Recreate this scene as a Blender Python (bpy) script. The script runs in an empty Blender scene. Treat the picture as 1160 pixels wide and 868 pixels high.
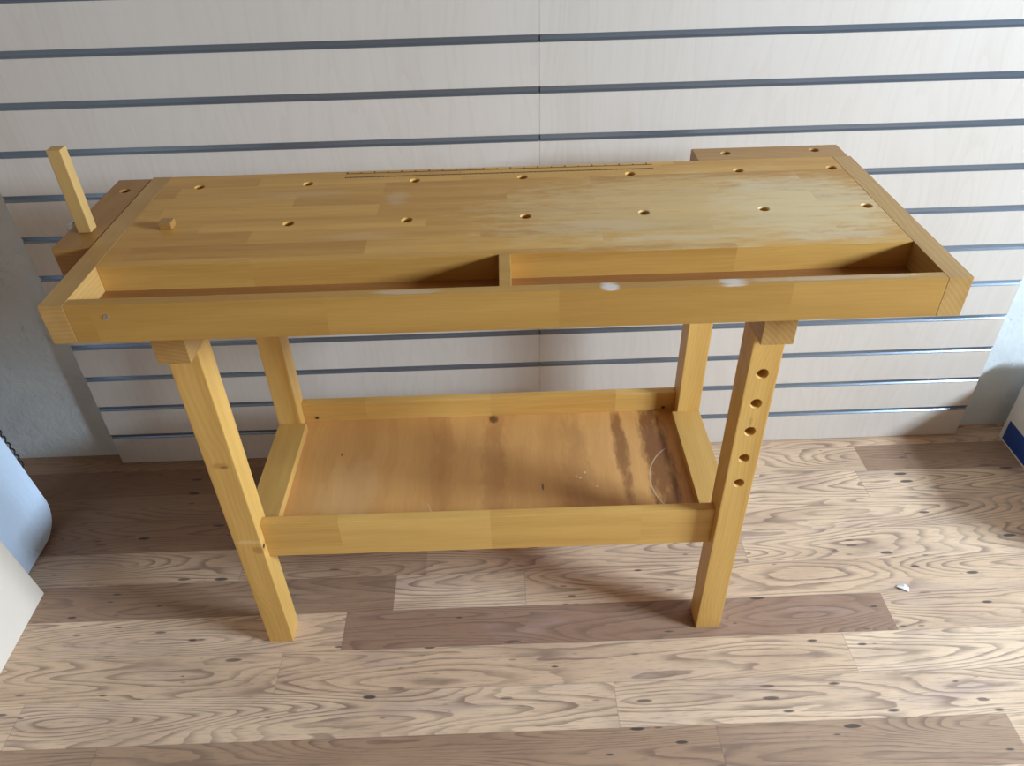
import bpy, bmesh, math, random
from mathutils import Vector, Matrix
S = bpy.context.scene
C = S.collection
random.seed(7)

# ------------------------------------------------------------------ camera
cam = bpy.data.cameras.new('camera')
cam.sensor_width = 36.0
cam.sensor_fit = 'HORIZONTAL'
cam.lens = 863.01 / 1160 * 36.0
cam.clip_start = 0.02
co = bpy.data.objects.new('camera', cam)
C.objects.link(co)
co.location = (-0.0882, -1.6203, 1.4722)
co.rotation_euler = (0.9205, 0.0236, -0.0261)
S.camera = co

# ------------------------------------------------------------------ world, lights, exposure
W = bpy.data.worlds.new('world')
S.world = W
W.use_nodes = True
bg = W.node_tree.nodes['Background']
bg.inputs[0].default_value = (1.0, 0.62, 0.30, 1)
bg.inputs[1].default_value = 0.15

def area(name, loc, target, sx, sy, power, col):
    l = bpy.data.lights.new(name, 'AREA')
    l.shape = 'RECTANGLE'
    l.size, l.size_y = sx, sy
    l.energy = power
    l.color = col
    o = bpy.data.objects.new(name, l)
    C.objects.link(o)
    o.location = loc
    o.rotation_euler = (Vector(target) - Vector(loc)).to_track_quat('-Z', 'Y').to_euler()
    return o

WIN = dict(x=2.9, y0=-2.2, y1=-1.15, z0=1.4, z1=2.0)
KEY = 325
SHOPFRONT = 9
area('window_daylight', (WIN['x'] + 0.06, (WIN['y0'] + WIN['y1']) / 2, (WIN['z0'] + WIN['z1']) / 2),
     (0, (WIN['y0'] + WIN['y1']) / 2, (WIN['z0'] + WIN['z1']) / 2), WIN['y1'] - WIN['y0'], WIN['z1'] - WIN['z0'], KEY, (0.68, 0.85, 1.03))

area('shopfront_daylight', (1.3, -4.1, 1.5), (0.2, 0, 0.8), 1.8, 1.8, SHOPFRONT, (0.75, 0.87, 1.0))

S.view_settings.view_transform = 'Standard'
S.view_settings.look = 'None'
S.view_settings.gamma = 1.0
S.view_settings.use_curve_mapping = False
S.view_settings.exposure = 0.0
S.cycles.use_denoising = True
S.cycles.max_bounces = 8

# ------------------------------------------------------------------ helpers: objects
def obj(name, bm, mat, parent=None, smooth=False):
    me = bpy.data.meshes.new(name)
    bmesh.ops.recalc_face_normals(bm, faces=bm.faces[:])
    bm.to_mesh(me)
    bm.free()
    if mat:
        me.materials.append(mat)
    if smooth:
        for p in me.polygons:
            p.use_smooth = True
    o = bpy.data.objects.new(name, me)
    C.objects.link(o)
    if parent:
        o.parent = parent
    return o

def tag(o, label=None, cat=None, group=None, kind=None):
    if label: o['label'] = label
    if cat: o['category'] = cat
    if group: o['group'] = group
    if kind: o['kind'] = kind
    return o

def thing(name, loc, rz, label, cat, group=None):
    o = bpy.data.objects.new(name, None)
    o.empty_display_size = 0.1
    C.objects.link(o)
    o.location = loc
    o.rotation_euler = (0, 0, rz)
    return tag(o, label, cat, group)

def box_bm(x0, x1, y0, y1, z0, z1, bev=0.0, seg=2, bm=None):
    b = bmesh.new()
    vs = [b.verts.new((x, y, z)) for x in (x0, x1) for y in (y0, y1) for z in (z0, z1)]
    for f in ((0, 1, 3, 2), (4, 6, 7, 5), (0, 4, 5, 1), (2, 3, 7, 6), (0, 2, 6, 4), (1, 5, 7, 3)):
        b.faces.new([vs[i] for i in f])
    bmesh.ops.recalc_face_normals(b, faces=b.faces[:])
    if bev > 0:
        bmesh.ops.bevel(b, geom=b.edges[:], offset=bev, segments=seg, profile=0.7, affect='EDGES')
    if bm is None:
        return b
    me = bpy.data.meshes.new('tmp')
    b.to_mesh(me); b.free()
    bm.from_mesh(me)
    bpy.data.meshes.remove(me)
    return bm

def cyl_bm(p0, p1, r0, r1=None, n=24, bm=None, caps=True):
    bm = bm or bmesh.new()
    r1 = r0 if r1 is None else r1
    p0, p1 = Vector(p0), Vector(p1)
    q = (p1 - p0).to_track_quat('Z', 'Y')
    rings = []
    for p, r in ((p0, r0), (p1, r1)):
        rings.append([bm.verts.new(p + q @ Vector((r * math.cos(2 * math.pi * i / n), r * math.sin(2 * math.pi * i / n), 0))) for i in range(n)])
    for i in range(n):
        bm.faces.new((rings[0][i], rings[0][(i + 1) % n], rings[1][(i + 1) % n], rings[1][i]))
    if caps:
        bm.faces.new(rings[0][::-1])
        bm.faces.new(rings[1])
    return bm

def lathe_bm(p0, axis, prof, n=24, bm=None):
    bm = bm or bmesh.new()
    q = Vector(axis).to_track_quat('Z', 'Y')
    p0 = Vector(p0)
    rings = []
    for h, r in prof:
        rings.append([bm.verts.new(p0 + q @ Vector((r * math.cos(2 * math.pi * i / n), r * math.sin(2 * math.pi * i / n), h))) for i in range(n)])
    for a, b in zip(rings, rings[1:]):
        for i in range(n):
            bm.faces.new((a[i], a[(i + 1) % n], b[(i + 1) % n], b[i]))
    bm.faces.new(rings[0][::-1]); bm.faces.new(rings[-1])
    return bm

def cut(o, cutter_bm):
    """bore holes: boolean difference, applied"""
    bmesh.ops.recalc_face_normals(cutter_bm, faces=cutter_bm.faces[:])
    me = bpy.data.meshes.new('cutter'); cutter_bm.to_mesh(me); cutter_bm.free()
    c = bpy.data.objects.new('cutter', me); C.objects.link(c)
    par = o.parent; o.parent = None
    for m in o.data.materials: me.materials.append(m)
    md = o.modifiers.new('bore', 'BOOLEAN'); md.operation = 'DIFFERENCE'; md.object = c; md.solver = 'EXACT'
    bpy.context.view_layer.update()
    dg = bpy.context.evaluated_depsgraph_get()
    new = bpy.data.meshes.new_from_object(o.evaluated_get(dg))
    old = o.data
    o.modifiers.clear(); o.data = new; new.name = o.name
    bpy.data.meshes.remove(old)
    bpy.data.objects.remove(c); bpy.data.meshes.remove(me)
    o.parent = par
    return o

# ------------------------------------------------------------------ helpers: materials
class NT:
    def __init__(self, name):
        self.m = bpy.data.materials.new(name); self.m.use_nodes = True
        self.t = self.m.node_tree; self.n = self.t.nodes; self.l = self.t.links
        self.b = self.n['Principled BSDF']
    def put(self, sock, v):
        if hasattr(v, 'is_output'): self.l.new(v, sock)
        elif isinstance(v, (tuple, list)) and len(v) == 3 and sock.type == 'RGBA': sock.default_value = (*v, 1)
        else: sock.default_value = v
    def math(self, op, a, b=0.0, c=None, clamp=False):
        n = self.n.new('ShaderNodeMath'); n.operation = op; n.use_clamp = clamp
        self.put(n.inputs[0], a); self.put(n.inputs[1], b)
        if c is not None: self.put(n.inputs[2], c)
        return n.outputs[0]
    def vmath(self, op, a, b=(0, 0, 0)):
        n = self.n.new('ShaderNodeVectorMath'); n.operation = op
        self.put(n.inputs[0], a); self.put(n.inputs[1], b)
        return n.outputs[0]
    def sep(self, v):
        n = self.n.new('ShaderNodeSeparateXYZ'); self.put(n.inputs[0], v); return n.outputs
    def comb(self, x, y, z):
        n = self.n.new('ShaderNodeCombineXYZ')
        for i, v in enumerate((x, y, z)): self.put(n.inputs[i], v)
        return n.outputs[0]
    def coord(self):
        return self.n.new('ShaderNodeTexCoord').outputs['Object']
    def noise(self, v, scale, detail=2.0, rough=0.5, dist=0.0):
        n = self.n.new('ShaderNodeTexNoise'); self.put(n.inputs['Vector'], v)
        n.inputs['Scale'].default_value = scale; n.inputs['Detail'].default_value = detail
        n.inputs['Roughness'].default_value = rough; n.inputs['Distortion'].default_value = dist
        return n.outputs['Fac']
    def voro(self, v, scale, rnd=1.0):
        n = self.n.new('ShaderNodeTexVoronoi'); self.put(n.inputs['Vector'], v)
        n.inputs['Scale'].default_value = scale; n.inputs['Randomness'].default_value = rnd
        return n.outputs
    def white(self, v):
        n = self.n.new('ShaderNodeTexWhiteNoise'); n.noise_dimensions = '3D'; self.put(n.inputs['Vector'], v)
        return n.outputs['Value']
    def mix(self, f, a, b, mode='MIX'):
        n = self.n.new('ShaderNodeMix'); n.data_type = 'RGBA'; n.blend_type = mode
        self.put(n.inputs[0], f); self.put(n.inputs[6], a); self.put(n.inputs[7], b)
        return n.outputs[2]
    def ramp(self, f, stops):
        n = self.n.new('ShaderNodeValToRGB'); r = n.color_ramp
        while len(r.elements) < len(stops): r.elements.new(0.5)
        for e, (p, c) in zip(r.elements, stops):
            e.position = p; e.color = (*c, 1) if isinstance(c, tuple) else (c, c, c, 1)
        self.put(n.inputs[0], f)
        return n.outputs[0]
    def step(self, f, a, b):
        n = self.n.new('ShaderNodeMapRange'); n.interpolation_type = 'SMOOTHSTEP'
        self.put(n.inputs[0], f); n.inputs[1].default_value = a; n.inputs[2].default_value = b
        return n.outputs[0]
    def bump(self, h, strength, dist=0.002):
        n = self.n.new('ShaderNodeBump'); n.inputs['Strength'].default_value = strength
        n.inputs['Distance'].default_value = dist; self.put(n.inputs['Height'], h)
        self.l.new(n.outputs[0], self.b.inputs['Normal'])
    def set(self, **k):
        for a, v in k.items(): self.put(self.b.inputs[a.replace('_', ' ')], v)
        return self.m

def blot(t, x, y, cx, cy, rx, ry, n):
    """irregular elliptical mark at a place of the wood's own"""
    dx = t.math('DIVIDE', t.math('SUBTRACT', x, cx), rx)
    dy = t.math('DIVIDE', t.math('SUBTRACT', y, cy), ry)
    d = t.math('ADD', t.math('MULTIPLY', dx, dx), t.math('MULTIPLY', dy, dy))
    d = t.math('ADD', d, t.math('MULTIPLY', t.math('SUBTRACT', n, 0.5), 3.0))
    return t.math('SUBTRACT', 1.0, t.step(d, 0.1, 1.3))

def wood(name, axis, light, dark, rough=0.42, staves=None, fib=1.0, ring=0.35, wear_sheen=None, spread=0.25, coat=0.05):
    """solid lacquered wood: grain runs along axis 0, 1 or 2 of the object"""
    t = NT(name)
    p = t.coord()
    rnd = t.n.new('ShaderNodeObjectInfo').outputs['Random']
    s = t.sep(p)
    order = {0: (0, 1, 2), 1: (1, 0, 2), 2: (2, 0, 1)}[axis]
    a, b, c = (s[i] for i in order)
    off = t.math('MULTIPLY', rnd, 37.0)
    tone = t.math('MULTIPLY', rnd, 0.5)
    if staves:                                                    # glued-up strips with their own tone and grain
        wdt, ln = staves
        row = t.math('FLOOR', t.math('DIVIDE', t.math('ADD', b, 3.0), wdt))
        rr = t.white(t.comb(row, 3.3, 1.7))
        col = t.math('FLOOR', t.math('DIVIDE', t.math('ADD', a, t.math('MULTIPLY', rr, 5.0)), ln))
        tone = t.white(t.comb(row, col, 8.1))
        off = t.math('ADD', off, t.math('MULTIPLY', tone, 21.0))
    av = t.math('ADD', t.math('MULTIPLY', a, 0.07), off)
    v = t.comb(av, t.math('ADD', b, off), c)
    warp = t.math('MULTIPLY', t.math('SUBTRACT', t.noise(t.comb(t.math('ADD', t.math('MULTIPLY', a, 1.0), off), b, c), 3.0, 2), 0.5), 0.05)
    bb = t.math('ADD', t.math('ADD', b, warp), t.math('MULTIPLY', t.math('SUBTRACT', rnd, 0.5), 0.2))
    cc = t.math('ADD', t.math('ADD', c, warp), 0.11)
    rad = t.math('SQRT', t.math('ADD', t.math('MULTIPLY', bb, bb), t.math('MULTIPLY', cc, cc)))
    rings = t.math('ADD', t.math('MULTIPLY', t.math('SINE', t.math('MULTIPLY', rad, 900.0)), 0.5), 0.5)
    broad = t.noise(v, 22.0, 3, 0.55)
    fine = t.noise(t.comb(t.math('MULTIPLY', a, 0.035), b, c), 420.0, 3, 0.6)
    f = t.math('ADD', t.math('MULTIPLY', t.math('SUBTRACT', broad, 0.5), 1.3), 0.5)
    f = t.math('ADD', f, t.math('MULTIPLY', t.math('SUBTRACT', rings, 0.5), 0.16 * ring))
    f = t.math('ADD', f, t.math('MULTIPLY', t.math('SUBTRACT', fine, 0.5), 0.5 * fib))
    f = t.math('ADD', f, t.math('MULTIPLY', t.math('SUBTRACT', tone, 0.5 if staves else 0.25), spread * 2), clamp=True)
    colr = t.mix(f, light, dark)
    rg = t.math('ADD', rough, t.math('MULTIPLY', t.math('SUBTRACT', fine, 0.5), 0.12))
    if wear_sheen:
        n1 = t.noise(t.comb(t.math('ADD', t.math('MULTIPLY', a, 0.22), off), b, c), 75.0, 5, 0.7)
        for (ua, ub, cx, cy, rx, ry, wc, amt) in wear_sheen:
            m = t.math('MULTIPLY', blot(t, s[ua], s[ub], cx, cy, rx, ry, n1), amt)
            m = t.math('MULTIPLY', m, t.math('GREATER_THAN', s[2], 0.9280) if ub == 1 else t.math('LESS_THAN', s[1], 0.3))   # wear and painted sheen on top face only; front legs only
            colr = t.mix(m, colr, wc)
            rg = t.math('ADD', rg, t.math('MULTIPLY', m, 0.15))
    t.set(Base_Color=colr, Roughness=rg, Specular_IOR_Level=0.27, Coat_Weight=coat, Coat_Roughness=0.25)
    t.bump(fine, 0.06, 0.001)
    return t.m

def plain(name, col, rough=0.5, metal=0.0, nscale=None, namt=0.1, **k):
    t = NT(name)
    c = col
    if nscale:
        n = t.noise(t.coord(), nscale, 3)
        c = t.mix(n, tuple(x * (1 - namt) for x in col), tuple(min(1, x * (1 + namt)) for x in col))
    t.set(Base_Color=c, Roughness=rough, Metallic=metal, **k)
    return t.m

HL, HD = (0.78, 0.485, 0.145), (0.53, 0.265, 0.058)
PW = (0.62, 0.55, 0.45)      # rubbed, dusty patches
M = {}
KN = [(0, 2, .1290, .5350, .020, .009, (0.42, 0.20, 0.05), 0.6), (0, 2, .1350, .5320, .008, .004, (0.25, 0.10, 0.03), 0.7), (0, 2, .1480, .3060, .014, .012, (0.40, 0.18, 0.05), 0.6), (0, 2, .1300, .3300, .03, .006, (0.85, 0.62, 0.30), 0.4), (0, 2, 1.075, .6000, .004, .012, (0.40, 0.2, 0.06), 0.5)]
M['top'] = wood('bench_top_wood', 0, (0.68, 0.385, 0.10), (0.42, 0.195, 0.040), 0.42, staves=(0.046, 0.37), spread=0.22, wear_sheen=[
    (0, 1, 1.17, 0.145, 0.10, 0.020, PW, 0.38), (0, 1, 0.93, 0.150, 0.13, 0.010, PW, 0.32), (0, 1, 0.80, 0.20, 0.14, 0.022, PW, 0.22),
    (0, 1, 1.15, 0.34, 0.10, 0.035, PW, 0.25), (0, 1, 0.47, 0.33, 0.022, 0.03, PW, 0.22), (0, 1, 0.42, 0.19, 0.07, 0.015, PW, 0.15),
    (0, 1, 0.30, 0.36, 0.09, 0.02, PW, 0.14), (0, 1, 1.00, 0.25, 0.40, 0.16, (0.72, 0.58, 0.32), 0.45), (0, 1, 1.15, 0.26, 0.16, 0.12, (0.74, 0.64, 0.42), 0.4)])  # last two: broad worn haze with pale reflected sheen painted into the colour
M['apron'] = wood('bench_apron_wood', 0, (0.57, 0.325, 0.082), (0.38, 0.185, 0.038), 0.42, staves=(0.9, 0.33), spread=0.12, wear_sheen=[
    (0, 2, 0.800, 0.9310, 0.014, 0.0045, (0.75, 0.72, 0.68), 0.8), (0, 2, 0.973, 0.9315, 0.022, 0.0055, (0.75, 0.72, 0.68), 0.65),
    (0, 1, 1.12, 0.012, 0.14, 0.006, PW, 0.4), (0, 1, 0.52, 0.010, 0.05, 0.007, PW, 0.4)])
M['cap'] = wood('bench_end_cap_wood', 1, (0.55, 0.33, 0.11), (0.37, 0.19, 0.055), 0.38, ring=1.6)
M['jaw'] = wood('vise_jaw_wood', 1, (0.42, 0.22, 0.062), (0.28, 0.125, 0.032), 0.4, ring=1.2)
M['tail'] = wood('tail_block_wood', 0, (0.48, 0.265, 0.085), (0.34, 0.165, 0.048), 0.38, ring=1.2)
M['leg'] = wood('leg_wood', 2, HL, HD, 0.42, ring=0.8, spread=0.3, wear_sheen=KN)
M['railw'] = wood('rail_wood', 0, HL, HD, 0.42, staves=(0.9, 0.30), spread=0.14)
M['side'] = wood('side_board_wood', 1, (0.70, 0.435, 0.135), (0.50, 0.27, 0.068), 0.45)
M['cleat'] = wood('cleat_wood', 1, (0.55, 0.32, 0.10), (0.36, 0.18, 0.05), 0.4, ring=2.0)
M['dog'] = wood('bench_dog_wood', 2, (0.60, 0.38, 0.14), (0.40, 0.23, 0.07), 0.5)
M['trayf'] = wood('tray_floor_wood', 0, (0.46, 0.225, 0.075), (0.28, 0.115, 0.036), 0.4)
M['steel'] = plain('steel', (0.62, 0.63, 0.64), 0.28, 1.0, 60, 0.1)
M['dark_steel'] = plain('dark_steel', (0.16, 0.15, 0.14), 0.4, 1.0, 60, 0.15)
M['ink'] = plain('burnt_ink', (0.06, 0.034, 0.014), 0.6, 0, 300, 0.3)

def shelf_mat():                                                  # plywood: grain across the shelf, red-brown stain streaks, scratches
    t = NT('shelf_plywood')
    p = t.coord(); s = t.sep(p)
    wob = t.math('MULTIPLY', t.math('SUBTRACT', t.noise(p, 7.0, 2), 0.5), 0.05)
    x = t.math('ADD', s[0], wob)
    broad = t.noise(t.comb(x, t.math('MULTIPLY', s[1], 0.10), 0), 11.0, 4, 0.55)
    fine = t.noise(t.comb(x, t.math('MULTIPLY', s[1], 0.03), 0), 230.0, 3, 0.6)
    f = t.math('ADD', t.math('MULTIPLY', t.math('SUBTRACT', broad, 0.5), 1.5), 0.42)
    f = t.math('ADD', f, t.math('MULTIPLY', t.math('SUBTRACT', fine, 0.5), 0.35), clamp=True)
    c = t.mix(f, (0.78, 0.43, 0.145), (0.46, 0.20, 0.055))
    n1 = t.noise(t.comb(s[0], t.math('MULTIPLY', s[1], 0.3), 0), 40.0, 4, 0.7)
    for cx, cy, rx, ry, col, a in ((0.985, 0.31, 0.035, 0.30, (0.15, 0.045, 0.013), 0.85), (0.905, 0.36, 0.018, 0.17, (0.20, 0.065, 0.018), 0.75),
                                   (0.615, 0.30, 0.035, 0.25, (0.28, 0.095, 0.025), 0.35), (0.80, 0.30, 0.04, 0.22, (0.30, 0.115, 0.03), 0.32),
                                   (0.50, 0.32, 0.03, 0.2, (0.34, 0.13, 0.035), 0.3), (0.615, 0.488, 0.011, 0.016, (0.06, 0.02, 0.01), 0.8),
                                   (0.72, 0.255, 0.0028, 0.012, (0.06, 0.03, 0.02), 0.8), (0.265, 0.38, 0.003, 0.006, (0.10, 0.04, 0.02), 0.8),
                                   (0.30, 0.25, 0.07, 0.12, (0.76, 0.50, 0.24), 0.35)):
        c = t.mix(t.math('MULTIPLY', blot(t, s[0], s[1], cx, cy, rx, ry, n1), a), c, col)
    # long curved scratch and small scuffs
    def arc(cx, cy, r, wd, y0, y1):
        dx = t.math('SUBTRACT', s[0], cx); dy = t.math('SUBTRACT', s[1], cy)
        d = t.math('SQRT', t.math('ADD', t.math('MULTIPLY', dx, dx), t.math('MULTIPLY', dy, dy)))
        e = t.math('ABSOLUTE', t.math('SUBTRACT', d, r))
        m = t.math('SUBTRACT', 1.0, t.step(e, wd * 0.5, wd))
        m = t.math('MULTIPLY', m, t.math('MULTIPLY', t.step(s[1], y0, y0 + 0.01), t.math('SUBTRACT', 1.0, t.step(s[1], y1 - 0.01, y1))))
        return t.math('MULTIPLY', m, t.math('LESS_THAN', dx, 0.0))
    c = t.mix(t.math('MULTIPLY', arc(1.09, 0.26, 0.135, 0.0015, 0.17, 0.37), 0.55), c, (0.78, 0.62, 0.45))
    c = t.mix(t.math('MULTIPLY', arc(0.62, 0.25, 0.15, 0.0016, 0.16, 0.22), 0.5), c, (0.75, 0.58, 0.4))
    sp = t.voro(t.comb(s[0], t.math('MULTIPLY', s[1], 1.0), 0), 26.0)[0]
    reg = blot(t, s[0], s[1], 0.74, 0.26, 0.16, 0.10, n1)
    c = t.mix(t.math('MULTIPLY', t.math('MULTIPLY', t.math('SUBTRACT', 1.0, t.step(sp, 0.05, 0.10)), reg), 0.8), c, (0.8, 0.68, 0.52))
    t.set(Base_Color=c, Roughness=0.42, Coat_Weight=0.1)
    return t.m
M['shelf'] = shelf_mat()

def floor_mat():                                                  # rustic laminate strips about 10 cm wide with cathedral grain, knots and dark flecks
    t = NT('laminate_floor')
    p = t.coord(); s = t.sep(p)
    x, y = s[0], s[1]
    yy = t.math('DIVIDE', t.math('ADD', y, 0.0352 + 0.0997 * 60), 0.0997)
    row = t.math('FLOOR', yy)
    fy = t.math('SUBTRACT', yy, row)
    rr = t.white(t.comb(row, 0.5, 0.5))
    xx = t.math('DIVIDE', t.math('ADD', t.math('ADD', x, 30.0), t.math('MULTIPLY', rr, 3.0)), 1.23)
    col = t.math('FLOOR', xx)
    fx = t.math('SUBTRACT', xx, col)
    r1 = t.white(t.comb(row, col, 1.5)); r2 = t.white(t.comb(row, col, 7.5)); r3 = t.white(t.comb(row, col, 4.2))
    ox = t.math('ADD', x, t.math('MULTIPLY', r1, 40.0)); oy = t.math('ADD', y, t.math('MULTIPLY', r2, 17.0))
    h = t.noise(t.comb(t.math('MULTIPLY', ox, 0.11), oy, r3), 11.0, 1.0, 0.40, 0.0)
    h2 = t.noise(t.comb(t.math('MULTIPLY', ox, 0.16), oy, r3), 45.0, 2, 0.5)
    ph = t.math('ADD', t.math('MULTIPLY', h, 27.0), t.math('MULTIPLY', h2, 1.2))
    saw = t.math('FRACT', ph)
    line = t.math('ADD', t.math('MULTIPLY', t.step(saw, 0.42, 0.93), 1.0), 0.0)
    line = t.math('MULTIPLY', line, t.math('SUBTRACT', 1.0, t.step(saw, 0.93, 1.0)))
    vary = t.noise(t.comb(t.math('MULTIPLY', ox, 0.4), oy, 0), 14.0, 3, 0.6)
    line = t.math('MULTIPLY', line, t.math('ADD', 0.35, t.math('MULTIPLY', t.step(vary, 0.30, 0.68), 0.70)))
    pores = t.noise(t.comb(t.math('MULTIPLY', ox, 0.06), oy, 0), 330.0, 3, 0.65)
    broad = t.noise(t.comb(t.math('MULTIPLY', ox, 0.25), oy, 0), 15.0, 3, 0.5)
    base = t.mix(t.step(r1, 0.0, 1.0), (0.85, 0.625, 0.43), (0.73, 0.51, 0.335))
    base = t.mix(t.step(r3, 0.86, 1.0), base, (0.36, 0.215, 0.14))
    base = t.mix(t.math('MULTIPLY', t.step(broad, 0.42, 0.72), 0.5), base, (0.42, 0.275, 0.19))
    dk = t.math('MULTIPLY', t.math('GREATER_THAN', row, 54.5), t.math('LESS_THAN', x, t.math('ADD', -0.45, t.math('MULTIPLY', rr, 0.3))))  # rear-left planks: own dark tone plus bench shadow painted into the colour
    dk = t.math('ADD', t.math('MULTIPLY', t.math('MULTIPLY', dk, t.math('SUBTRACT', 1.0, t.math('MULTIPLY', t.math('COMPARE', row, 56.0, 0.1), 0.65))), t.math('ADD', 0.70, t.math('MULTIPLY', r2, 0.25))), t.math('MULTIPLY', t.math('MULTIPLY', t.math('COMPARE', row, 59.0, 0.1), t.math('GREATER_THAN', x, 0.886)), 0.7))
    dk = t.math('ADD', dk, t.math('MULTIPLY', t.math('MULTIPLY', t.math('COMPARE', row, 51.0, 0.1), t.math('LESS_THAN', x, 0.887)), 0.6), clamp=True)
    blu = t.noise(t.comb(t.math('MULTIPLY', ox, 0.30), oy, 2.0), 12.0, 3, 0.6)
    base = t.mix(t.math('MULTIPLY', t.step(blu, 0.52, 0.75), 0.55), base, (0.50, 0.36, 0.315))
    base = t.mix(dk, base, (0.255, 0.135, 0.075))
    c = t.mix(t.math('MULTIPLY', line, 0.70), base, (0.19, 0.118, 0.088))
    c = t.mix(t.math('MULTIPLY', t.step(pores, 0.50, 0.72), 0.42), c, (0.13, 0.085, 0.062))
    # dark flecks, elongated
    fl = t.voro(t.comb(t.math('MULTIPLY', ox, 0.28), oy, 0.0), 34.0)
    rad = t.math('ADD', 0.060, t.math('MULTIPLY', t.math('POWER', t.sep(fl[1])[0], 2.0), 0.13))
    fm = t.math('SUBTRACT', 1.0, t.step(t.math('SUBTRACT', t.math('ADD', fl[0], t.math('MULTIPLY', t.math('SUBTRACT', h2, 0.5), 0.14)), rad), -0.04, 0.02))
    fm = t.math('MULTIPLY', fm, t.math('GREATER_THAN', t.sep(fl[1])[1], 0.22))
    c = t.mix(t.math('MULTIPLY', fm, 0.85), c, (0.050, 0.036, 0.036))
    f2 = t.voro(t.comb(t.math('MULTIPLY', ox, 0.22), t.math('ADD', oy, 3.0), 0.0), 52.0)
    q2 = t.math('ADD', 0.03, t.math('MULTIPLY', t.math('POWER', t.sep(f2[1])[0], 2.0), 0.16))
    m2 = t.math('SUBTRACT', 1.0, t.step(t.math('SUBTRACT', t.math('ADD', f2[0], t.math('MULTIPLY', t.math('SUBTRACT', h2, 0.5), 0.30)), q2), -0.03, 0.04))
    m2 = t.math('MULTIPLY', m2, t.step(t.noise(t.comb(ox, t.math('MULTIPLY', oy, 2.0), 5.0), 3.0, 2), 0.42, 0.60))
    c = t.mix(t.math('MULTIPLY', m2, 0.75), c, (0.060, 0.042, 0.042))
    # joints
    e = t.math('MINIMUM', fy, t.math('SUBTRACT', 1.0, fy))
    ex = t.math('MULTIPLY', t.math('MINIMUM', fx, t.math('SUBTRACT', 1.0, fx)), 12.3)
    j = t.math('SUBTRACT', 1.0, t.step(t.math('MINIMUM', e, ex), 0.004, 0.016))
    c = t.mix(t.math('MULTIPLY', j, 0.25), c, (0.09, 0.06, 0.045))
    t.set(Base_Color=c, Roughness=t.math('ADD', 0.40, t.math('MULTIPLY', pores, 0.12)), Specular_IOR_Level=0.45)
    t.bump(t.math('SUBTRACT', pores, t.math('MULTIPLY', j, 1.5)), 0.05, 0.001)
    return t.m
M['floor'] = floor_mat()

def maple_mat():                                                  # pale maple foil: vertical figure
    t = NT('maple_foil')
    p = t.coord(); s = t.sep(p)
    wob = t.math('MULTIPLY', t.math('SUBTRACT', t.noise(t.comb(s[0], 0, t.math('MULTIPLY', s[2], 0.6)), 4.0, 2), 0.5), 0.10)
    x = t.math('ADD', s[0], wob)
    v = t.comb(x, 0, t.math('MULTIPLY', s[2], 0.10))
    h = t.noise(v, 9.0, 2.5, 0.45)
    line = t.step(t.math('FRACT', t.math('MULTIPLY', h, 13.0)), 0.35, 1.0)
    broad = t.noise(v, 5.0, 3, 0.5)
    fine = t.noise(t.comb(x, 0, t.math('MULTIPLY', s[2], 0.03)), 260.0, 3, 0.6)
    f = t.math('ADD', t.math('MULTIPLY', broad, 0.55), t.math('ADD', t.math('MULTIPLY', line, 0.10), t.math('MULTIPLY', fine, 0.28)))
    c = t.ramp(f, [(0.20, (0.69, 0.62, 0.55)), (0.50, (0.64, 0.565, 0.49)), (0.85, (0.56, 0.485, 0.405))])
    t.set(Base_Color=c, Roughness=0.42)
    return t.m
M['maple'] = maple_mat()

def alu_mat():
    t = NT('anodised_aluminium')
    p = t.coord(); s = t.sep(p)
    n = t.noise(t.comb(t.math('MULTIPLY', s[0], 0.02), s[1], s[2]), 500.0, 2)
    t.set(Base_Color=t.mix(n, (0.22, 0.265, 0.325), (0.26, 0.31, 0.37)), Roughness=0.26, Metallic=0.7)
    return t.m
M['alu'] = alu_mat()

def plaster_mat():
    t = NT('rough_plaster')
    p = t.coord()
    a = t.noise(p, 5.0, 4, 0.6, 0.6); b = t.noise(p, 38.0, 4, 0.6); d = t.noise(p, 14.0, 2, 0.5, 2.5)
    crack = t.math('SUBTRACT', 1.0, t.step(t.math('ABSOLUTE', t.math('SUBTRACT', d, 0.42)), 0.0, 0.012))
    crack = t.math('MULTIPLY', crack, t.step(t.noise(p, 4.0, 2), 0.55, 0.65))
    c = t.mix(t.step(a, 0.35, 0.65), (0.66, 0.70, 0.70), (0.74, 0.775, 0.77))
    c = t.mix(t.math('MULTIPLY', t.step(b, 0.62, 0.75), 0.25), c, (0.85, 0.88, 0.87))
    c = t.mix(t.math('MULTIPLY', crack, 0.35), c, (0.38, 0.40, 0.40))
    t.set(Base_Color=c, Roughness=0.8)
    t.bump(t.math('ADD', t.math('MULTIPLY', a, 1.0), t.math('SUBTRACT', t.math('MULTIPLY', b, 0.35), t.math('MULTIPLY', crack, 0.4))), 0.5, 0.012)
    return t.m
M['plaster'] = plaster_mat()
M['dim_wall'] = plain('brown_wall_paint', (0.24, 0.18, 0.13), 0.8, 0, 8, 0.05)
M['frame'] = plain('window_frame_paint', (0.75, 0.75, 0.73), 0.5, 0, 20, 0.03)

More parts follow.
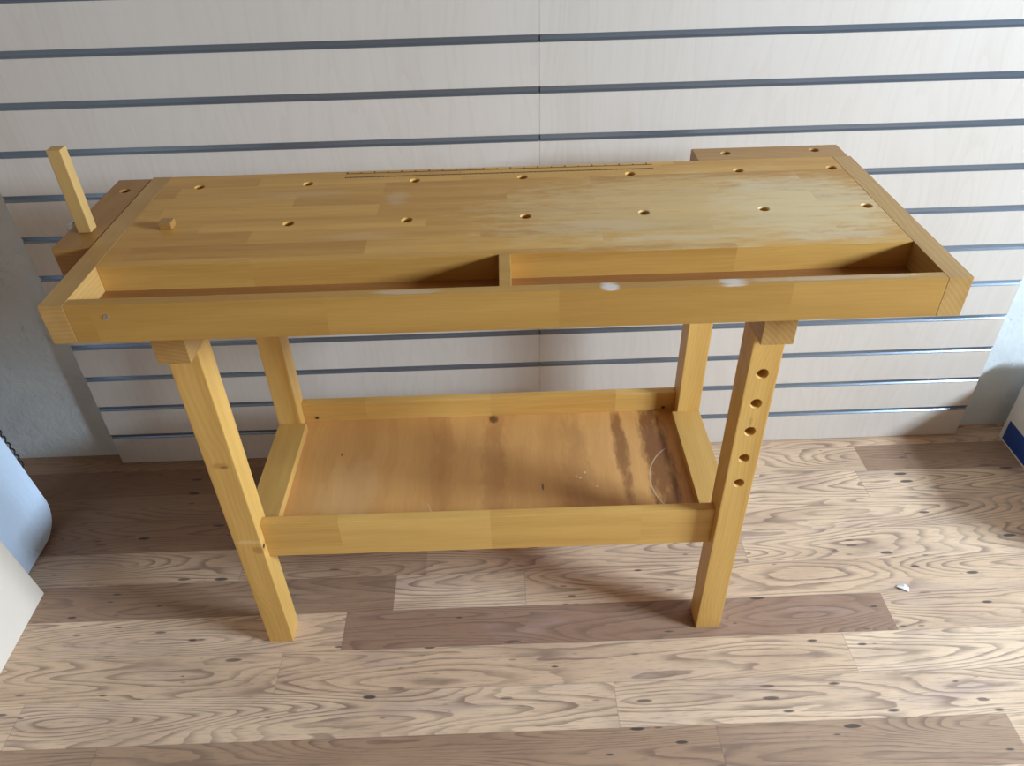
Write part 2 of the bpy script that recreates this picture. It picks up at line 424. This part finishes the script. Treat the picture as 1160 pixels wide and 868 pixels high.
# ------------------------------------------------------------------ the setting
XL, XR, YB, YF, ZC = -1.72, WIN['x'], 0.038, -4.2, 3.2
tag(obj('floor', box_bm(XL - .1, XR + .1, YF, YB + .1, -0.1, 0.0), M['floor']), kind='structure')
tag(obj('wall_back', box_bm(XL - .1, XR + .1, YB, YB + .1, 0.0, ZC), M['plaster']), kind='structure')
tag(obj('wall_left', box_bm(XL - .1, XL, YF, YB, 0.0, ZC), M['dim_wall']), kind='structure')
wb = bmesh.new()
box_bm(XR, XR + .1, YF, WIN['y0'], 0, ZC, bm=wb); box_bm(XR, XR + .1, WIN['y1'], YB, 0, ZC, bm=wb)
box_bm(XR, XR + .1, WIN['y0'], WIN['y1'], 0, WIN['z0'], bm=wb); box_bm(XR, XR + .1, WIN['y0'], WIN['y1'], WIN['z1'], ZC, bm=wb)
tag(obj('wall_right', wb, M['dim_wall']), kind='structure')
fb = bmesh.new()
for a in ((WIN['y0'], WIN['y0'] + .05, WIN['z0'], WIN['z1']), (WIN['y1'] - .05, WIN['y1'], WIN['z0'], WIN['z1'])):
    box_bm(XR - .01, XR + .05, *a, .003, bm=fb)
for a in ((WIN['z0'], WIN['z0'] + .05), (WIN['z1'] - .05, WIN['z1'])):
    box_bm(XR - .01, XR + .05, WIN['y0'] + .05, WIN['y1'] - .05, *a, .003, bm=fb)
tag(obj('window_1', fb, M['frame']), kind='structure')

# slatwall: two sheets, each a board with grooves and aluminium inserts
def slat_sheet(x0, x1, label):
    t = thing('slatwall_panel', ((x0 + x1) / 2, 0, 0.002), 0, label, 'wall panel')
    hw = (x1 - x0) / 2
    th, top = 0.019, 2.40
    zs = [0.0976 + 0.1 * k for k in range(24)]
    prof = [(0.0, 0.0)]                                           # (y, z), up the grooved front and back down
    for z in zs:
        prof += [(0, z - .0065), (.004, z - .0065), (.004, z - .0115), (.011, z - .0115), (.011, z + .0115), (.004, z + .0115), (.004, z + .0065), (0, z + .0065)]
    prof += [(0, top), (th, top), (th, 0.0)]
    bm = bmesh.new()
    A = [bm.verts.new((-hw, y, z)) for y, z in prof]; B = [bm.verts.new((hw, y, z)) for y, z in prof]
    n = len(prof)
    for i in range(n):
        bm.faces.new((A[i], A[(i + 1) % n], B[(i + 1) % n], B[i]))
    bm.faces.new(A[::-1]); bm.faces.new(B)
    obj('board', bm, M['maple'], t)
    for z in zs:                                                  # C-section insert, lips just proud of the face
        pts = [(-.0010, -.0078), (-.0010, -.0062), (.0022, -.0026), (.0022, .0050), (-.0010, .0050), (-.0010, .0074), (-.0001, .0074), (-.0001, .0063), (.0036, .0063), (.0036, -.0063), (-.0001, -.0063), (-.0001, -.0078)]
        bm = bmesh.new()
        A = [bm.verts.new((-hw + .001, y, z + q)) for y, q in pts]; B = [bm.verts.new((hw - .001, y, z + q)) for y, q in pts]
        m = len(pts)
        for i in range(m):
            bm.faces.new((A[i], A[(i + 1) % m], B[(i + 1) % m], B[i]))
        bm.faces.new(A[::-1]); bm.faces.new(B)
        obj('groove_insert', bm, M['alu'], t)
    for zz in (0.05, 0.65, 1.25, 1.85):
        obj('batten', box_bm(-hw + .05, hw - .05, th, th + .016, zz, zz + .05, .001), M['leg'], t)
    return t
slat_sheet(-1.1905, -0.0002, 'pale maple-effect grooved slatwall sheet on the left, behind the vise end of the workbench')
slat_sheet(0.0002, 1.1930, 'pale maple-effect grooved slatwall sheet on the right, next to the blue and white box')

# ------------------------------------------------------------------ the workbench
L, D, H, T = 1.3095, 0.4624, 0.9297, 0.0626
EC, AP, TR = 0.035, 0.0182, 0.1138
BX, BY, YAW = -0.7395, -0.6943, -0.0044
bench = thing('workbench', (BX, BY, 0), YAW, 'honey-coloured lacquered wooden workbench with dog holes, tool tray and lower shelf', 'workbench')
R0 = 0.0080
def bore(pts, z0, z1, axis=2):
    bm = bmesh.new()
    for (a, b) in pts:
        if axis == 2:
            lathe_bm((a, b, z0), (0, 0, 1), [(0, R0), (z1 - z0 - .0022, R0), (z1 - z0 + .001, R0 + .0022)], 24, bm)
        else:                                                     # along v, chamfer on the front
            lathe_bm((a, z1, b), (0, -1, 0), [(0, R0 + .001), (z1 - z0 - .0022, R0 + .001), (z1 - z0 + .001, R0 + .0030)], 24, bm)
    return bm
row_back = [(u, .4095) for u in (.1023, .3000, .4945, .6905, .8870, 1.0850, 1.2550)]
row_front = [(u, .2442) for u in (.1005, .2990, .4945, .6905, .8860, 1.0845, 1.2550)]
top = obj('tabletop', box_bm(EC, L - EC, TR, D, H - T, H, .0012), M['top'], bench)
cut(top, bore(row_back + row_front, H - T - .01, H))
for a, b in ((0, EC - .0001), (L - EC + .0001, L)):
    obj('end_cap', box_bm(a, b, 0, D, H - T, H + .0002, .0009), M['cap'], bench)
obj('front_apron', box_bm(EC, L - EC, .0002, AP, H - T, H, .0010), M['apron'], bench)
obj('tray_floor', box_bm(EC, L - EC, AP, TR, H - .052, H - .0425), M['trayf'], bench)
obj('tray_divider', box_bm(.6445, .6625, AP, TR, H - .0425, H - .0003, .001), M['apron'], bench)
jaw = obj('vise_jaw', box_bm(-.0630, -.0016, .1805, .4570, H - T, H - .0006, .0016), M['jaw'], bench)
cut(jaw, bore([(-.0317, .4043), (-.0317, .2440)], H - T - .01, H - .0006))
sc = bmesh.new()
lathe_bm((-.0632, .3200, .898), (-1, 0, 0), [(0, .017), (.004, .017), (.005, .009), (.024, .009), (.025, .011), (.040, .011), (.043, .008)], 24, sc)
vs = obj('vise_screw', sc, M['steel'], bench, True)
obj('handle_eye', cyl_bm((-.096, .3200, .884), (-.096, .3200, .9125), .0035, n=16), M['steel'], vs)
tail = obj('tail_block', box_bm(1.0225, 1.3070, D + .0004, .5260, H - T, H - .0004, .004, 3), M['tail'], bench)
cut(tail, bore([(1.0831, .4975), (1.2536, .4995)], H - T - .01, H - .0004))

LU = ((.1039, .1563), (1.0517, 1.1041))
FV, RV = (.0891, .1438), (.4708, .5255)
ZCL = 0.7835
for u0, u1 in LU:
    for k, (v0, v1) in enumerate((FV, RV)):
        lg = obj('leg', box_bm(u0, u1, v0, v1, 0.0, ZCL, .0022), M['leg'], bench)
        if k == 0 and u0 > 0.5:
            cut(lg, bore([(1.0778, z) for z in (.7047, .6409, .5778, .5130, .4501)], FV[0], FV[1] + .01, axis=1))
    obj('cleat', box_bm(u0, u1, .0600, .5530, ZCL, H - T, .0016), M['cleat'], bench)
UI, UO = LU[0][1], LU[1][0]
obj('front_rail', box_bm(UI, UO, .1090, .1290, .2640, .3590, .002), M['railw'], bench)
obj('rear_rail', box_bm(UI, UO, .5035, .5235, .2780, .3440, .002), M['railw'], bench)
obj('side_board', box_bm(.1041, .1700, FV[1], RV[0], .2905, .3123, .0015), M['side'], bench)
obj('side_board', box_bm(1.0390, 1.1039, FV[1], RV[0], .2905, .3123, .0015), M['side'], bench)
for u0, u1 in ((.1041, .1240), (1.0840, 1.1039)):
    obj('side_rail', box_bm(u0, u1, FV[1], RV[0], .2200, .2785, .0015), M['side'], bench)
obj('shelf', box_bm(UI + .0004, UO - .0004, .1291, .5034, .2785, .2904), M['shelf'], bench)
# bolts and screws
def screw(p, ax, r, mat, name='screw'):
    obj(name, lathe_bm(p, ax, [(-.0005, r), (.0008, r), (.0014, r * .7), (.0014, r * .25), (.0006, r * .2)], 16), mat, bench)
screw((.0902, .0003, .9100), (0, -1, 0), .0042, M['steel'])
screw((.1873, .5035, .3010), (0, -1, 0), .0042, M['dark_steel'])
screw((1.0247, .5035, .2995), (0, -1, 0), .0042, M['dark_steel'])
screw((.1563, .0965, .3100), (1, 0, 0), .0042, M['dark_steel'])

# printed measuring scale along the back edge: inches behind, centimetres in front
sb = bmesh.new()
zt0, zt1 = H - .0002, H + .0003
box_bm(.3625, .9335, .4500, .4522, zt0, zt1, bm=sb); box_bm(.3635, .9335, .4322, .4341, zt0, zt1, bm=sb)
for i in range(23):
    u = .3640 + i * .0254
    if u < .9335: box_bm(u, u + .0022, .4519, .4590 if i % 2 == 0 else .4560, zt0, zt1, bm=sb)
for i in range(115):
    u = .3640 + i * .005
    if u < .9335: box_bm(u, u + .0013, .4292 if i % 2 == 0 else .4308, .4325, zt0, zt1, bm=sb)
tag(obj('measuring_scale', sb, M['ink'], bench), 'thin dark printed measuring scale')

# ------------------------------------------------------------------ bench dogs (they lift out of their holes)
MW = bench.matrix_world
def bl(u, v, w):
    c, s = math.cos(YAW), math.sin(YAW)
    return (BX + c * u - s * v, BY + s * u + c * v, w)
dog = thing('bench_dog', bl(-.0317, .2440, H), YAW, 'long square wooden peg standing upright in the vise jaw', 'bench peg')
obj('peg', box_bm(-.0108, .0108, -.0108, .0108, 0.0, .1372, .0014), M['dog'], dog)
obj('stem', cyl_bm((0, 0, -.055), (0, 0, .0002), .0068, n=20), M['dog'], dog)
dog2 = thing('bench_dog', bl(.1005, .2442, H), YAW, 'short square wooden peg barely rising from the tabletop', 'bench peg')
obj('peg', box_bm(-.0104, .0104, -.0104, .0104, 0.0, .0118, .0012), M['jaw'], dog2)
obj('stem', cyl_bm((0, 0, -.055), (0, 0, .0002), .0068, n=20), M['dog'], dog2)

# ------------------------------------------------------------------ box on the right
def carton_mat():
    t = NT('printed_carton')
    s = t.sep(t.coord())
    n = t.noise(t.coord(), 30, 3)
    c = t.mix(n, (0.74, 0.75, 0.76), (0.80, 0.81, 0.82))
    y, z, x = s[1], s[2], s[0]
    m = t.math('MULTIPLY', t.math('GREATER_THAN', z, .0055), t.math('LESS_THAN', z, .071))
    m = t.math('MULTIPLY', m, t.math('LESS_THAN', y, -.0150))
    m = t.math('MULTIPLY', m, t.math('LESS_THAN', x, .02))
    c = t.mix(m, c, (0.010, 0.060, 0.33))
    t.set(Base_Color=c, Roughness=0.45)
    return t.m
cart = thing('carton', (1.3110, -0.0145, 0), -0.02, 'white box with a blue band low on its side, on the floor at the right', 'box')
obj('body', box_bm(0, .42, -.50, 0, 0.0, .245, .002), carton_mat(), cart)
obj('lid', box_bm(-.002, .422, -.502, .002, .2455, .262, .003), plain('carton_lid', (0.70, 0.71, 0.72), 0.5, 0, 20, .05), cart)

# paper scrap on the floor
pb = bmesh.new()
pp = [(-.016, .006, .0030), (-.010, .012, .0005), (.004, .010, .0060), (.013, .003, .0010), (.008, -.008, .0005), (-.002, -.004, .0045)]
top_v = [pb.verts.new((x, y, z + .0012)) for x, y, z in pp]
bot_v = [pb.verts.new((x, y, z)) for x, y, z in pp]
ct = pb.verts.new((.001, .003, .0075)); cb = pb.verts.new((.001, .003, .0063))
for i in range(6):
    j = (i + 1) % 6
    pb.faces.new((top_v[i], top_v[j], ct)); pb.faces.new((bot_v[j], bot_v[i], cb)); pb.faces.new((top_v[j], top_v[i], bot_v[i], bot_v[j]))
ps = obj('paper_scrap', pb, plain('white_paper', (0.86, 0.87, 0.88), 0.7, 0, 60, .03))
ps.location = (0.8152, -0.5272, 0)
tag(ps, 'tiny crumpled white scrap lying on the bare floor in front of the right leg', 'scrap')

# ------------------------------------------------------------------ boards leaning at the left
def round_panel(y0, y1, h, th, r, n=10, bev=.004):
    """upright panel in local yz, thickness along -x, back corners rounded"""
    pts = [(y0, 0.0)]
    for i in range(n + 1):
        a = -math.pi / 2 + i * math.pi / 2 / n
        pts.append((y1 - r + r * math.cos(a), r + r * math.sin(a)))
    for i in range(n + 1):
        a = i * math.pi / 2 / n
        pts.append((y1 - r + r * math.cos(a), h - r + r * math.sin(a)))
    pts.append((y0, h))
    bm = bmesh.new()
    A = [bm.verts.new((0, y, z)) for y, z in pts]; B = [bm.verts.new((-th, y, z)) for y, z in pts]
    k = len(pts)
    for i in range(k):
        bm.faces.new((A[i], A[(i + 1) % k], B[(i + 1) % k], B[i]))
    bm.faces.new(A); bm.faces.new(B[::-1])
    bmesh.ops.recalc_face_normals(bm, faces=bm.faces[:])
    if bev: bmesh.ops.bevel(bm, geom=[e for e in bm.edges if abs(e.verts[0].co.x - e.verts[1].co.x) < 1e-6], offset=bev, segments=2, affect='EDGES')
    return bm
def cream_mat():
    t = NT('cream_board_face')
    p = t.coord()
    t.set(Base_Color=t.mix(t.noise(p, 9, 3), (0.80, 0.70, 0.58), (0.86, 0.76, 0.64)), Roughness=0.55)
    return t.m
bd = thing('leaning_board', (-1.2085, -0.4480, 0.0), 0, 'plain cream board leaning at the left, nearest the camera', 'board')
b1 = obj('board_face', box_bm(-.014, 0, -.62, 0, 0.0, .60, .0015), cream_mat(), bd)
bd.rotation_euler = (0, math.radians(-7.0), 0.015)

def film_mat():
    t = NT('white_film')
    p = t.coord(); s = t.sep(p)
    n = t.noise(t.vmath('MULTIPLY', p, (1, 1.0, .5)), 12, 3, .55, 1.2)
    t.set(Base_Color=t.mix(n, (0.66, 0.80, 0.97), (0.70, 0.84, 1.0)), Roughness=0.35)
    t.bump(n, 0.5, 0.01)
    return t.m
wp = thing('wrapped_panel', (-1.2700, -0.2080, 0.0), 0, 'white round-cornered panel with black coils on its rear edge, behind the cream board', 'panel')
obj('panel_face', round_panel(-.60, -.004, .62, .020, .085, 14, .006), film_mat(), wp, False)
blk = plain('black_plastic', (0.012, 0.013, 0.018), 0.4, 0, 40, .2)
bk = obj('backing', round_panel(-.60, .011, .626, .008, .092, 14, .001), blk, wp)
bk.location = (-.021, 0, 0)
wp.rotation_euler = (0, math.radians(-6.0), 0)
for i in range(7):                                                # loose black coils along the rear edge
    z = 0.185 + 0.021 * i
    r, w, n, k = 0.0115, 0.0020, 16, 6
    tb = bmesh.new()
    rg = []
    for a in range(n):
        A = 2 * math.pi * a / n
        cx, cz = (r + .0) * math.cos(A), r * math.sin(A) * .75
        rg.append([tb.verts.new((-.025 + w * math.sin(2 * math.pi * b / k), .015 + (r + w * math.cos(2 * math.pi * b / k)) * math.cos(A), z + (r * .8 + w * math.cos(2 * math.pi * b / k)) * math.sin(A))) for b in range(k)])
    for a in range(n):
        for b in range(k):
            tb.faces.new((rg[a][b], rg[(a + 1) % n][b], rg[(a + 1) % n][(b + 1) % k], rg[a][(b + 1) % k]))
    obj('coil', tb, blk, wp, True)
